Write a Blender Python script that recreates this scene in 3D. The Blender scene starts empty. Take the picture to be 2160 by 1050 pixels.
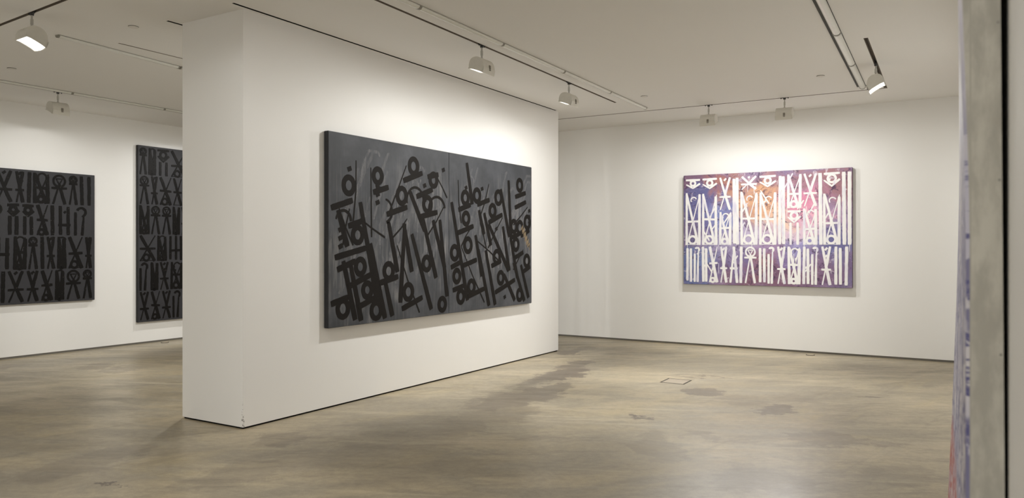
import bpy, bmesh, math, random
from mathutils import Vector, Matrix
from mathutils.geometry import tessellate_polygon

# ------------------------------------------------------------------ camera, world, exposure
scene = bpy.context.scene
COL = scene.collection
PI = math.pi
cam_data = bpy.data.cameras.new('camera')
cam_data.sensor_width = 36.0
cam_data.lens = 36.0 * 1600.0 / 2160.0
cam_data.shift_y = -3.0 / 2160.0
cam_data.clip_start = 0.02
cam_data.dof.use_dof = True
cam_data.dof.focus_distance = 8.5
cam_data.dof.aperture_fstop = 4.5
cam = bpy.data.objects.new('camera', cam_data)
COL.objects.link(cam)
cam.location = (0, 0, 1.5)
cam.rotation_euler = (PI / 2, 0, math.atan(975.0 / 1600.0))
scene.camera = cam

world = bpy.data.worlds.new('world')
scene.world = world
world.use_nodes = True
world.node_tree.nodes['Background'].inputs[0].default_value = (1.0, 0.93, 0.82, 1)
world.node_tree.nodes['Background'].inputs[1].default_value = 0.0

vs = scene.view_settings
scene.display_settings.display_device = 'sRGB'
vs.view_transform = 'Standard'
vs.look = 'None'
vs.gamma = 1.0
vs.use_curve_mapping = False
vs.exposure = 0.0
scene.cycles.max_bounces = 14
scene.cycles.diffuse_bounces = 10
scene.cycles.glossy_bounces = 4

LAMP_W = 31.5                      # watts of one wall washer
LAMP_COL = (1.0, 0.988, 0.950)

# ------------------------------------------------------------------ room dimensions (metres)
H = 3.47
XL, XR, YB = -11.10, 0.052, 11.43          # left wall, right wall, back wall faces
PX0, PX1, PY0, PY1 = -5.95, -5.155, 4.19, 9.75   # the free-standing wall
YS = 2.25                                   # wall closing the left room towards the camera
YF, XE = -3.6, 3.2                          # room behind the camera


# ------------------------------------------------------------------ node helpers
def s2l(c):
    return tuple(((v / 255.0) / 12.92 if v / 255.0 <= 0.04045 else ((v / 255.0 + 0.055) / 1.055) ** 2.4) for v in c)


class NT:
    def __init__(self, name):
        self.m = bpy.data.materials.new(name)
        self.m.use_nodes = True
        self.t = self.m.node_tree
        self.n = self.t.nodes
        self.b = self.n['Principled BSDF']

    def link(self, a, b):
        self.t.links.new(a, b)

    def set(self, sock, v):
        if hasattr(v, 'is_linked') or hasattr(v, 'links'):
            self.link(v, sock)
        else:
            sock.default_value = v

    def coords(self, kind='Object'):
        return self.n.new('ShaderNodeTexCoord').outputs[kind]

    def mapping(self, vec, loc=(0, 0, 0), rot=(0, 0, 0), scale=(1, 1, 1)):
        m = self.n.new('ShaderNodeMapping')
        self.link(vec, m.inputs[0])
        m.inputs[1].default_value = loc
        m.inputs[2].default_value = rot
        m.inputs[3].default_value = scale
        return m.outputs[0]

    def noise(self, vec, scale=5, detail=4, rough=0.55, dist=0.0, color=False):
        n = self.n.new('ShaderNodeTexNoise')
        self.link(vec, n.inputs['Vector'])
        n.inputs['Scale'].default_value = scale
        n.inputs['Detail'].default_value = detail
        n.inputs['Roughness'].default_value = rough
        n.inputs['Distortion'].default_value = dist
        return n.outputs['Color' if color else 'Fac']

    def ramp(self, fac, a, b, lo=0.0, hi=1.0, smooth=True):
        n = self.n.new('ShaderNodeMapRange')
        n.interpolation_type = 'SMOOTHSTEP' if smooth else 'LINEAR'
        self.set(n.inputs['Value'], fac)
        n.inputs['From Min'].default_value = a
        n.inputs['From Max'].default_value = b
        n.inputs['To Min'].default_value = lo
        n.inputs['To Max'].default_value = hi
        return n.outputs['Result']

    def math(self, op, a, b=0.0):
        n = self.n.new('ShaderNodeMath')
        n.operation = op
        self.set(n.inputs[0], a)
        self.set(n.inputs[1], b)
        return n.outputs[0]

    def vmath(self, op, a, b=(0, 0, 0)):
        n = self.n.new('ShaderNodeVectorMath')
        n.operation = op
        self.set(n.inputs[0], a)
        self.set(n.inputs[1], b)
        return n.outputs['Value'] if op in ('LENGTH', 'DISTANCE', 'DOT_PRODUCT') else n.outputs['Vector']

    def mix(self, fac, a, b, mode='MIX'):
        n = self.n.new('ShaderNodeMix')
        n.data_type = 'RGBA'
        n.blend_type = mode
        self.set(n.inputs[0], fac)
        for s, v in ((n.inputs[6], a), (n.inputs[7], b)):
            if isinstance(v, (tuple, list)):
                s.default_value = (v[0], v[1], v[2], 1)
            else:
                self.link(v, s)
        return n.outputs[2]

    def out(self, color=None, rough=None, bump=None, bump_s=0.1, bump_d=0.002, spec=None, metal=None):
        if color is not None:
            if isinstance(color, (tuple, list)):
                self.b.inputs['Base Color'].default_value = (*color[:3], 1)
            else:
                self.link(color, self.b.inputs['Base Color'])
        if rough is not None:
            self.set(self.b.inputs['Roughness'], rough)
        if spec is not None:
            self.set(self.b.inputs['Specular IOR Level'], spec)
        if metal is not None:
            self.b.inputs['Metallic'].default_value = metal
        if bump is not None:
            n = self.n.new('ShaderNodeBump')
            n.inputs['Strength'].default_value = bump_s
            n.inputs['Distance'].default_value = bump_d
            self.link(bump, n.inputs['Height'])
            self.link(n.outputs[0], self.b.inputs['Normal'])
        return self.m


def plain(name, col, rough=0.5, var=0.06, scale=30, metal=0.0, spec=0.5, bump=0.0):
    t = NT(name)
    c = t.coords()
    f = t.noise(c, scale, 3)
    d = tuple(v * (1 - var) for v in col)
    l = tuple(min(1, v * (1 + var)) for v in col)
    return t.out(t.mix(f, d, l), rough, f if bump else None, bump, 0.001, spec, metal)


def wall_mat(name, col):
    t = NT(name)
    c = t.coords()
    big = t.noise(c, 0.9, 3)
    col2 = t.mix(big, tuple(v * 0.985 for v in col), col)
    fine = t.noise(c, 180, 3)
    return t.out(col2, 0.72, fine, 0.06, 0.001, 0.25)


def floor_mat():
    t = NT('polished_concrete')
    c = t.coords()

    def grain(turn, along, across, loc=(0, 0, 0)):
        m = t.mapping(c, loc=loc, rot=(0, 0, turn), scale=(along, across, 1))
        m.node.vector_type = 'TEXTURE'
        return m
    n1 = t.noise(grain(0.62, 1.7, 1.0), 0.8, 7, 0.66, 0.4)
    n2 = t.noise(grain(0.50, 2.6, 0.9), 3.0, 8, 0.70, 0.6)
    n3 = t.noise(c, 17, 7, 0.75)
    n4 = t.noise(c, 120, 4, 0.7)
    a = s2l((132, 122, 103))
    b = s2l((162, 149, 124))
    grey = s2l((131, 124, 109))
    ochre = s2l((161, 146, 114))
    col = t.mix(t.ramp(n1, 0.34, 0.66), a, b)
    col = t.mix(t.ramp(n2, 0.44, 0.62, 0, 0.65), col, grey)
    oc = t.noise(grain(1.2, 2.0, 1.0, (7, 3, 0)), 1.5, 6, 0.66, 0.5)
    col = t.mix(t.ramp(oc, 0.5, 0.68, 0, 0.5), col, ochre)
    dk = t.noise(grain(0.75, 2.4, 0.8, (2, 8, 0)), 2.8, 9, 0.74, 0.6)
    col = t.mix(t.ramp(dk, 0.53, 0.64, 0, 0.42), col, s2l((108, 99, 85)))
    col = t.mix(t.ramp(n3, 0.3, 0.7, 0.0, 1.0), t.mix(1.0, col, (0.86, 0.86, 0.86), 'MULTIPLY'), t.mix(1.0, col, (1.10, 1.10, 1.10), 'MULTIPLY'))
    col = t.mix(t.ramp(n4, 0.3, 0.7, 0.0, 1.0), t.mix(1.0, col, (0.92, 0.92, 0.92), 'MULTIPLY'), t.mix(1.0, col, (1.08, 1.08, 1.08), 'MULTIPLY'))
    # trowel streaks: one family along the hall, one across it
    st = t.noise(grain(1.35, 5.0, 0.35), 1.6, 8, 0.68, 0.4)
    col = t.mix(t.ramp(st, 0.54, 0.66, 0, 0.34), col, s2l((112, 103, 88)))
    st2 = t.noise(grain(0.40, 4.0, 0.30, (3, 9, 0)), 1.6, 8, 0.68, 0.4)
    col = t.mix(t.ramp(st2, 0.55, 0.70, 0, 0.36), col, s2l((188, 175, 148)))
    st3 = t.noise(grain(0.55, 3.0, 0.22, (1, 4, 0)), 2.2, 8, 0.7, 0.4)
    col = t.mix(t.ramp(st3, 0.56, 0.66, 0, 0.34), col, s2l((106, 97, 83)))
    # worn and stained patches, each with a ragged outline
    jag = t.vmath('SCALE', t.vmath('SUBTRACT', t.noise(c, 4.2, 7, 0.70, color=True), (0.5, 0.5, 0.5)))
    jag.node.inputs['Scale'].default_value = 0.80
    jc = t.vmath('ADD', c, jag)
    stains = [  # x, y, half width, half length, turn, strength
        (-4.16, 7.99, .22, .52, .05, .60), (-4.25, 7.70, .14, .50, .2, .45), (-4.36, 8.68, .16, .42, .0, .50),
        (-4.97, 9.69, .22, .30, .3, .50), (-4.94, 10.12, .16, .32, .0, .40), (-4.18, 7.21, .12, .50, .15, .40),
        (-3.83, 7.19, .17, .34, .0, .45), (-3.82, 6.77, .26, .40, .2, .50), (-3.91, 6.32, .26, .52, .1, .45),
        (-4.09, 6.24, .12, .50, .2, .40), (-3.59, 5.89, .22, .40, .2, .35), (-3.72, 5.41, .20, .55, .2, .30),
        (-3.70, 4.76, .30, .60, .1, .22), (-3.83, 4.12, .26, .50, .1, .22), (-2.55, 6.32, .07, .12, .3, .65),
        (-2.03, 5.46, .18, .50, .5, .33), (-2.40, 7.82, .20, .22, .6, .50), (-1.57, 7.28, .17, .19, .2, .48),
        (-0.94, 8.32, .12, .06, .0, .55), (-0.99, 6.35, .28, .24, .4, .38), (-1.54, 7.90, .26, .24, .1, .22),
        (-1.95, 7.54, .24, .28, .1, .26), (-0.59, 6.43, .12, .10, .2, .40), (-1.88, 5.97, .10, .16, .7, .3),
        (-9.48, 5.42, .22, .30, .2, .40), (-8.94, 5.45, .24, .26, .2, .38), (-9.05, 5.91, .30, .30, .1, .25),
        (-4.62, 4.13, .18, .24, .2, .38), (-4.05, 3.78, .20, .18, .2, .2), (-5.29, 2.98, .26, .55, .2, .34),
        (-4.65, 2.71, .06, .05, .4, .85), (-4.55, 2.76, .03, .02, .4, .95), (-4.17, 3.34, .24, .40, .1, .28),
        (-0.42, 5.63, .22, .30, .0, .25), (-1.19, 5.03, .30, .32, .3, .26), (-3.33, 3.98, .30, .50, .1, .13),
        (-10.4, 4.85, .16, .20, .1, .40), (-2.87, 8.55, .26, .05, .1, .45), (-2.60, 8.75, .20, .03, .3, .45),
    ]
    total = None
    for (x, y, rx, ry, rot, s) in stains:
        m = t.mapping(jc, loc=(x + 0.0, y + 0.0, 0), rot=(0, 0, rot), scale=(rx, ry, 1000.0))
        m.node.vector_type = 'TEXTURE'
        r = t.ramp(t.vmath('LENGTH', m), 0.88 - .5 * max(0, .42 - s), 1.06 + .4 * max(0, .42 - s), min(1.0, s * (1.4 if s > .43 else 1.0)), 0.0)
        total = r if total is None else t.math('MAXIMUM', total, r)
    col = t.mix(t.math('MULTIPLY', total, 1.0), col, s2l((90, 80, 69)))
    # scattered specks
    sp = t.noise(c, 26, 3, 0.6)
    col = t.mix(t.ramp(sp, 0.73, 0.78, 0, 0.5), col, s2l((84, 75, 64)))
    sw = t.noise(t.mapping(c, loc=(5, 1, 0)), 34, 2, 0.5)
    col = t.mix(t.ramp(sw, 0.765, 0.79, 0, 0.5), col, s2l((190, 180, 155)))
    rough = t.ramp(n2, 0.3, 0.7, 0.30, 0.44)
    hgt = t.math('ADD', t.math('MULTIPLY', n3, 0.6), t.math('MULTIPLY', n4, 0.4))
    return t.out(col, rough, hgt, 0.10, 0.002, 0.42)


WHITE = (0.84, 0.835, 0.82)
M = {}
M['wall'] = wall_mat('white_wall_paint', WHITE)
M['ceiling'] = wall_mat('white_ceiling_paint', (0.82, 0.81, 0.79))
M['floor'] = floor_mat()
M['reveal'] = plain('dark_shadow_gap', (0.008, 0.008, 0.008), 0.9, spec=0.1)
M['base'] = plain('grey_metal_reveal', (0.16, 0.15, 0.13), 0.6)
M['track'] = plain('dark_track_channel', (0.22, 0.185, 0.15), 0.6)
M['track_lip'] = plain('pale_track_lip', (0.60, 0.58, 0.54), 0.5)
M['lampwhite'] = plain('cream_lamp_enamel', (0.70, 0.685, 0.63), 0.42)
M['lampgrey'] = plain('grey_lamp_latch', (0.22, 0.20, 0.17), 0.5)
M['adapter'] = plain('dark_adapter_plastic', (0.03, 0.03, 0.03), 0.5)
M['stem'] = plain('light_grey_stem_metal', (0.52, 0.51, 0.48), 0.4)
M['tube'] = plain('milky_tube_glass', (0.74, 0.74, 0.70), 0.18)
M['clip'] = plain('grey_tube_clip', (0.25, 0.24, 0.21), 0.5)
M['plate'] = plain('dark_backing_strip', (0.05, 0.05, 0.045), 0.7)
M['palestrip'] = plain('grey_backing_strip', (0.36, 0.35, 0.32), 0.7)
M['disc'] = plain('white_cover_disc', (0.72, 0.70, 0.66), 0.6)
M['discrim'] = plain('shaded_disc_gap', (0.06, 0.055, 0.05), 0.7)  # darkened to stand for the shadow gap round each cover
M['brass'] = plain('dull_floor_metal', (0.33, 0.28, 0.20), 0.45)
M['groove'] = plain('dark_floor_seam', (0.045, 0.038, 0.031), 0.85, spec=.2)

lens = NT('lit_lamp_lens')
lens.b.inputs['Base Color'].default_value = (0.9, 0.9, 0.9, 1)
lens.b.inputs['Emission Color'].default_value = (1.0, 0.97, 0.93, 1)
lens.b.inputs['Emission Strength'].default_value = 1.8
M['lens'] = lens.m


# ------------------------------------------------------------------ mesh helpers
def add_box(bm, x0, y0, z0, x1, y1, z1, bevel=0.0):
    vs_ = [bm.verts.new(p) for p in ((x0, y0, z0), (x1, y0, z0), (x1, y1, z0), (x0, y1, z0),
                                     (x0, y0, z1), (x1, y0, z1), (x1, y1, z1), (x0, y1, z1))]
    fs = [bm.faces.new([vs_[i] for i in q]) for q in
          ((0, 3, 2, 1), (4, 5, 6, 7), (0, 1, 5, 4), (1, 2, 6, 5), (2, 3, 7, 6), (3, 0, 4, 7))]
    if bevel:
        es = list({e for f in fs for e in f.edges})
        bmesh.ops.bevel(bm, geom=es, offset=bevel, segments=2, affect='EDGES', clamp_overlap=True)


def add_cyl(bm, x, y, z0, z1, r0, r1=None, n=20):
    r1 = r0 if r1 is None else r1
    a = [bm.verts.new((x + r0 * math.cos(2 * PI * i / n), y + r0 * math.sin(2 * PI * i / n), z0)) for i in range(n)]
    b = [bm.verts.new((x + r1 * math.cos(2 * PI * i / n), y + r1 * math.sin(2 * PI * i / n), z1)) for i in range(n)]
    for i in range(n):
        j = (i + 1) % n
        bm.faces.new((a[i], a[j], b[j], b[i]))
    bm.faces.new(a[::-1])
    bm.faces.new(b)


def add_prism(bm, prof, x0, x1):
    """closed profile of (y, z) swept along x"""
    a = [bm.verts.new((x0, p[0], p[1])) for p in prof]
    b = [bm.verts.new((x1, p[0], p[1])) for p in prof]
    n = len(prof)
    for i in range(n):
        j = (i + 1) % n
        bm.faces.new((a[i], b[i], b[j], a[j]))
    bm.faces.new(a)
    bm.faces.new(b[::-1])


def obj(name, bm, mat, parent=None, smooth=False, angle=None):
    bmesh.ops.recalc_face_normals(bm, faces=bm.faces)
    me = bpy.data.meshes.new(name)
    bm.to_mesh(me)
    bm.free()
    me.materials.append(mat)
    if smooth:
        for p in me.polygons:
            p.use_smooth = True
        if angle:
            me.set_sharp_from_angle(angle=angle)
    o = bpy.data.objects.new(name, me)
    COL.objects.link(o)
    if parent:
        o.parent = parent
    return o


def box(name, b, mat, parent=None, bevel=0.0):
    bm = bmesh.new()
    add_box(bm, *b, bevel=bevel)
    return obj(name, bm, mat, parent)


def structure(o):
    o['kind'] = 'structure'
    return o


def tag(o, label, cat, group=None):
    o['label'] = label
    o['category'] = cat
    if group:
        o['group'] = group
    return o


def thing(name, label, cat, loc=(0, 0, 0), rz=0.0, group=None):
    o = bpy.data.objects.new(name, None)
    o.empty_display_size = 0.1
    COL.objects.link(o)
    o.location = loc
    o.rotation_euler = (0, 0, rz)
    return tag(o, label, cat, group)


def copy_thing(root):
    r = root.copy()
    COL.objects.link(r)

    def rec(src, dst):
        for ch in list(src.children):
            c = ch.copy()
            COL.objects.link(c)
            c.parent = dst
            rec(ch, c)
    rec(root, r)
    return r


# ------------------------------------------------------------------ room shell
structure(box('floor', (XL - .3, YF - .3, -0.12, XE + .3, YB + .3, 0.0), M['floor']))

TW = 0.034   # track width
SLOTS = {    # dark recesses in the ceiling plane: start, end, width
    'lighting_track_hall': ((-3.985, 0.6), (-4.165, 9.54), TW),
    'lighting_track_back': ((-9.80, 10.24), (-0.915, 10.412), TW),
    'lighting_track_right': ((-0.872, 7.82), (-0.935, 10.385), TW + .006),
    'lighting_track_rightnear': ((-0.90, 0.9), (-0.90, 4.4), TW),
    'lighting_track_left': ((-9.905, 2.9), (-9.945, 10.0), TW),
    'lighting_track_near': ((-9.4, 3.505), (-5.9, 3.285), TW),
    'lighting_track_inner': ((-7.045, 4.27), (-7.09, 9.7), TW * .7),
    'slot_front': ((-5.104, 4.05), (-5.136, 9.64), .028),
    'slot_rear': ((-5.990, 4.07), (-5.996, 9.70), .030),
    'lighting_track_street': ((-6.5, -2.5), (2.0, -2.5), TW),  # unseen track added to hold the fill lamps
}


def on_track(k, x=None, y=None):
    (x0, y0), (x1, y1), _ = SLOTS[k]
    f = (x - x0) / (x1 - x0) if x is not None else (y - y0) / (y1 - y0)
    return x0 + (x1 - x0) * f, y0 + (y1 - y0) * f


def slot_quad(s):
    a, b, w = Vector(s[0]), Vector(s[1]), s[2] / 2
    d = (b - a).normalized()
    n = Vector((-d.y, d.x)) * w
    return [a - n, b - n, b + n, a + n]


def ceiling():
    outer = [(XL - .3, YF - .3), (XE + .3, YF - .3), (XE + .3, YB + .3), (XL - .3, YB + .3)]
    loops = [[Vector((p[0], p[1], 0)) for p in outer]]
    for s_ in SLOTS.values():
        loops.append([Vector((p.x, p.y, 0)) for p in slot_quad(s_)][::-1])
    flat = [p for l in loops for p in l]
    tris = tessellate_polygon(loops)
    bm = bmesh.new()
    vv = [bm.verts.new((p.x, p.y, H)) for p in flat]
    for t_ in tris:
        f = bm.faces.new([vv[i] for i in t_])
        f.normal_update()
        if f.normal.z > 0:
            f.normal_flip()
    add_box(bm, XL - .3, YF - .3, H + .075, XE + .3, YB + .3, H + .2)
    me = bpy.data.meshes.new('ceiling')
    bm.to_mesh(me)
    bm.free()
    me.materials.append(M['ceiling'])
    o = bpy.data.objects.new('ceiling', me)
    COL.objects.link(o)
    return structure(o)


ceiling()


def channel(name, s, mat, depth=0.056):
    """open-bottomed recessed channel with two walls, two ends and a top; local y runs along it"""
    a, b = Vector(s[0]), Vector(s[1])
    L, hw = (b - a).length / 2, s[2] / 2
    w = 0.003
    bm = bmesh.new()
    add_box(bm, -hw, -L, depth - w, hw, L, depth)
    add_box(bm, -hw, -L, 0, -hw + w, L, depth - w)
    add_box(bm, hw - w, -L, 0, hw, L, depth - w)
    add_box(bm, -hw + w, -L, 0, hw - w, -L + w, depth - w)
    add_box(bm, -hw + w, L - w, 0, hw - w, L, depth - w)
    o = obj(name, bm, mat)
    o.location = ((a.x + b.x) / 2, (a.y + b.y) / 2, H)
    o.rotation_euler = (0, 0, math.atan2(-(b.x - a.x), b.y - a.y))
    return o


TRACK_LABELS = {
    'lighting_track_hall': 'long dark recessed ceiling track parallel to the big diptych, carrying two lamps',
    'lighting_track_back': 'thin dark recessed ceiling track running along the back wall with the colourful painting',
    'lighting_track_right': 'short brownish recessed ceiling track at upper right, meeting the back track at a corner',
    'lighting_track_rightnear': 'recessed ceiling track near the right wall, above the edge-on canvas',
    'lighting_track_left': 'recessed ceiling track running along the far left wall with black paintings',
    'lighting_track_near': 'recessed grey ceiling track crossing the upper left corner, carrying the brightest lamp',
    'lighting_track_inner': 'thin recessed ceiling track behind the free-standing wall, beside a tube light',
    'lighting_track_street': 'added recessed ceiling track behind the viewer, carrying unseen fill lamps',
}
for k, s in SLOTS.items():
    if k.startswith('lighting'):
        tag(channel('lighting_track', s, M['track']), TRACK_LABELS[k], 'track')
structure(channel('trim_1', SLOTS['slot_front'], M['reveal'], .06))
structure(channel('trim_2', SLOTS['slot_rear'], M['reveal'], .06))


def wall(name, b, mat=None, lift=0.028):
    x0, y0, x1, y1 = b
    return structure(box(name, (x0, y0, lift, x1, y1, H + .02), mat or M['wall']))


T = 0.2
wall('wall_left', (XL - T, YF, XL, YB + T))
wall('wall_back', (XL, YB, XR, YB + T))
# the right wall ends just beside the viewer
wall('wall_right', (XR, 0.98, XR + 0.30, YB + T))
wall('wall_near', (XL, YS - .3, -5.75, YS))
wall('wall_front', (XL, YF - T, XE + T, YF))
wall('wall_side', (XE, YF, XE + T, 0.98))
wall('wall_return', (XR + .30, 0.98, XE + T, 0.98 + T))
# recessed dark metal reveal under the walls
BASES = {
    'baseboard_left': (XL - T + .02, YF, XL - .008, YB + .01),
    'baseboard_back': (XL - .008, YB + .008, XR + .01, YB + T - .02),
    'baseboard_right': (XR + .008, 0.99, XR + .29, YB + .008),
    'baseboard_near': (XL, YS - .29, -5.76, YS - .008),
    'baseboard_front': (XL, YF - T + .02, XE + .1, YF - .008),
    'baseboard_side': (XE + .008, YF, XE + T - .02, 0.98),
    'baseboard_return': (XR + .30, 0.99, XE + .1, 1.15),
}
for k, b in BASES.items():
    structure(box(k, (b[0], b[1], 0.0, b[2], b[3], 0.0285), M['base']))

# free-standing wall on a black plinth
fw = NT('white_partition_paint')
c_ = fw.coords()
chip = fw.noise(c_, 60, 3, 0.6)
dist = fw.vmath('LENGTH', fw.vmath('MULTIPLY', fw.vmath('SUBTRACT', c_, (PX1, PY0, 0.02)), (60.0, 60.0, 6.0)))
msk = fw.math('MULTIPLY', fw.ramp(chip, 0.52, 0.60), fw.ramp(dist, 0.6, 1.3, 1.0, 0.0))
M['partition'] = fw.out(fw.mix(msk, fw.mix(fw.noise(c_, 0.9, 3), tuple(v * .985 for v in WHITE), WHITE), (0.12, 0.11, 0.10)),
                        0.72, fw.noise(c_, 180, 3), 0.06, 0.001, 0.25)
structure(box('wall_middle', (PX0, PY0, 0.014, PX1, PY1, H + .004), M['partition'], bevel=0.002))
structure(box('trim_3', (PX0 + .012, PY0 + .012, 0, PX1 - .012, PY1 - .012, 0.0145), M['reveal']))


# ------------------------------------------------------------------ painted strokes
def ribbon(bm, pts, w0, w1, y_front, thick, rng, wob=0.05, seg=0.03, closed=False):
    """a brush stroke: a thin raised ribbon lying on the canvas face (local x, z), front towards -y"""
    P = [Vector((p[0], p[1])) for p in pts]
    if closed:
        P.append(P[0].copy())
    dense = []
    for i in range(len(P) - 1):
        n = max(1, int((P[i + 1] - P[i]).length / seg))
        for k in range(n):
            dense.append(P[i].lerp(P[i + 1], k / n))
    if not closed:
        dense.append(P[-1])
    N = len(dense)
    L, R = [], []
    for i, p in enumerate(dense):
        if closed:
            d = dense[(i + 1) % N] - dense[i - 1]
        else:
            d = dense[min(i + 1, N - 1)] - dense[max(i - 1, 0)]
        if d.length < 1e-6:
            d = Vector((1, 0))
        d.normalize()
        nrm = Vector((-d.y, d.x))
        f = i / max(1, N - 1)
        w = (w0 + (w1 - w0) * f) * 0.5
        e = 1.0
        if not closed and (i == 0 or i == N - 1):
            e = 0.86
        L.append(p + nrm * w * e * (1 + rng.uniform(-wob, wob)))
        R.append(p - nrm * w * e * (1 + rng.uniform(-wob, wob)))
    yt = -(y_front + thick)
    yb = -(y_front - 0.0005)
    lt = [bm.verts.new((v.x, yt, v.y)) for v in L]
    rt = [bm.verts.new((v.x, yt, v.y)) for v in R]
    lb = [bm.verts.new((v.x, yb, v.y)) for v in L]
    rb = [bm.verts.new((v.x, yb, v.y)) for v in R]
    rngi = range(N) if closed else range(N - 1)
    for i in rngi:
        j = (i + 1) % N
        bm.faces.new((lt[i], lt[j], rt[j], rt[i]))
        bm.faces.new((lt[i], lb[i], lb[j], lt[j]))
        bm.faces.new((rt[i], rt[j], rb[j], rb[i]))
    if not closed:
        bm.faces.new((lt[0], rt[0], rb[0], lb[0]))
        bm.faces.new((lt[-1], lb[-1], rb[-1], rt[-1]))


def circ(cx, cz, r, n=24, a0=0.0, a1=2 * PI, sq=1.0):
    full = abs(a1 - a0) > 2 * PI - 1e-3
    m = n if full else n + 1
    return [(cx + r * math.cos(a0 + (a1 - a0) * i / n), cz + r * sq * math.sin(a0 + (a1 - a0) * i / n)) for i in range(m)]


def glyph(kind, x, z, w, h, s, rng):
    """one invented stroke figure in a cell -> list of (points, w0, w1, closed)"""
    o = []
    j = lambda a: rng.uniform(-a, a)
    th = s * 0.34
    if kind == 'bar':
        o.append(([(x + w / 2 + j(.01), z + h), (x + w / 2 + j(.01), z)], s, s, 0))
    elif kind == 'bars':
        n = max(2, int(round(w / (s * 1.75))))
        for k in range(n):
            cx = x + (k + .5) * w / n
            o.append(([(cx + j(.006), z + h - abs(j(.03))), (cx + j(.006), z + abs(j(.02)))], s * .9, s * .95, 0))
        if rng.random() < .45:
            zz = z + h * rng.uniform(.25, .5)
            o.append(([(x + w * .1, zz), (x + w * .9, zz + j(.01))], s * .8, s * .8, 0))
    elif kind == 'cross':
        o.append(([(x + s * .4, z + h), (x + w - s * .4, z)], s, s * 1.1, 0))
        o.append(([(x + w - s * .3, z + h), (x + s * .3, z)], th, th * 1.4, 0))
        zz = z + h * rng.uniform(.42, .55)
        o.append(([(x + s * .2, zz), (x + w - s * .2, zz + j(.012))], s * .75, s * .8, 0))
        if rng.random() < .8:
            r = min(w * .22, s * 1.05)
            o.append((circ(x + w * .42, z + r * 1.15, r, 20), s * .72, s * .72, 1))
        o.append(([(x + s * .2, z + s * .2), (x + w - s * .2, z + s * .2)], th * .7, th * .7, 0))
    elif kind == 'enn':
        o.append(([(x + s * .5, z + h), (x + s * .5, z)], s, s, 0))
        o.append(([(x + w - s * .5, z + h), (x + w - s * .5, z)], s, s * 1.1, 0))
        o.append(([(x + s * .6, z + h * .97), (x + w - s * .6, z + h * .04)], s * .85, s * .95, 0))
        if rng.random() < .6:
            o.append(([(x + w - s * .6, z + h * .95), (x + w * .4, z + h * .45)], th, th, 0))
    elif kind == 'kay':
        o.append(([(x + s * .5, z + h), (x + s * .5, z)], s, s, 0))
        o.append(([(x + w - s * .4, z + h), (x + s * .9, z + h * .55)], s * .8, s * .8, 0))
        o.append(([(x + s * .9, z + h * .62), (x + w - s * .4, z)], s * .85, s, 0))
        o.append(([(x + w - s * .2, z + h * .92), (x + w * .35, z + h * .5)], th, th, 0))
    elif kind == 'lid':
        r = min(w * .24, h * .2)
        o.append(([(x + s * .2, z + h - s * .4), (x + w - s * .2, z + h - s * .4 + j(.01))], s * .8, s * .85, 0))
        cz = z + h - s * .8 - r
        o.append((circ(x + w * .5, cz, r, 22), s * .8, s * .8, 1))
        o.append(([(x + s * .3, cz - r * .4), (x + w * .5, cz - r * 2.0), (x + w - s * .2, cz - r * .2)], s * .55, s * .8, 0))
        b = cz - r * 2.1
        if b - z > .12:
            o.append(([(x + w * .25, b), (x + w * .25, z)], s * .9, s * .9, 0))
            o.append(([(x + w * .75, b), (x + w * .75, z)], s * .9, s, 0))
    elif kind == 'frame':
        o.append(([(x + s * .5 + j(.008), z + h), (x + s * .5, z)], s * .8, s, 0))
        o.append(([(x + w - s * .5 + j(.01), z + h * rng.uniform(.93, 1)), (x + w - s * .5, z)], s, s * 1.1, 0))
        o.append(([(x + s * .5, z + h * .98), (x + w - s * .9, z)], s * .8, s, 0))
        o.append(([(x + w - s * .3, z + h * .97), (x + s * .6, z)], th, th * 1.3, 0))
        zz = z + h * rng.uniform(.38, .55)
        o.append(([(x + s * .7, zz), (x + w - s * .4, zz + j(.012))], s * .8, s * .75, 0))
        r = min((w - 2 * s) * .36, .068)
        o.append((circ(x + w * .47, z + r * 1.35, r, 20), s * .82, s * .82, 1))
        o.append(([(x, z + s * .2), (x + w, z + s * .2)], th * .7, th * .7, 0))
        if rng.random() < .6:
            o.append((circ(x + w * .55, z + h * .86, s * 1.1, 12, .4, 3.8), s * .5, s * .4, 0))
    elif kind == 'vee':
        o.append(([(x + s * .5, z + h), (x + w * .5, z + h * .48)], s * .8, s * .8, 0))
        o.append(([(x + w - s * .5, z + h), (x + w * .5, z + h * .46)], s * .8, s * .9, 0))
        o.append(([(x + w * .5, z + h * .5), (x + s * .5, z)], th, s * .5, 0))
        o.append(([(x + w * .46, z + h * .52), (x + w - s * .5, z)], s * .9, s, 0))
        o.append(([(x + s * .2, z + h * .40), (x + w - s * .2, z + h * .40)], s * .7, s * .7, 0))
        o.append(([(x + w * .5 - s * .4, z + h * .9), (x + w * .5 + s * .4, z + h * .97)], s * .8, s * .8, 0))
    elif kind == 'hook':
        r = w * .28
        o.append((circ(x + w * .5, z + h - r - s * .4, r, 14, 2.8, -0.9), s * .75, s * .75, 0))
        o.append(([(x + w * .5 + r * .6, z + h - r * 1.8 - s * .4), (x + w * .55, z)], th * 1.4, s * .9, 0))
        o.append(([(x + w * .12, z + h * .8), (x + w * .12, z)], s * .8, s * .8, 0))
    elif kind == 'tent':
        o.append(([(x + w * .5, z + h), (x + w - s * .4, z)], s * .9, s, 0))
        o.append(([(x + w * .55, z + h), (x + s * .4, z)], s * .5, s * .8, 0))
        zz = z + h * .4
        o.append(([(x + s * .2, zz), (x + w - s * .2, zz)], s * .8, s * .8, 0))
    elif kind == 'wheel':
        r = min(w * .36, h * .3)
        cz = z + h - r - s * .3
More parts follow.
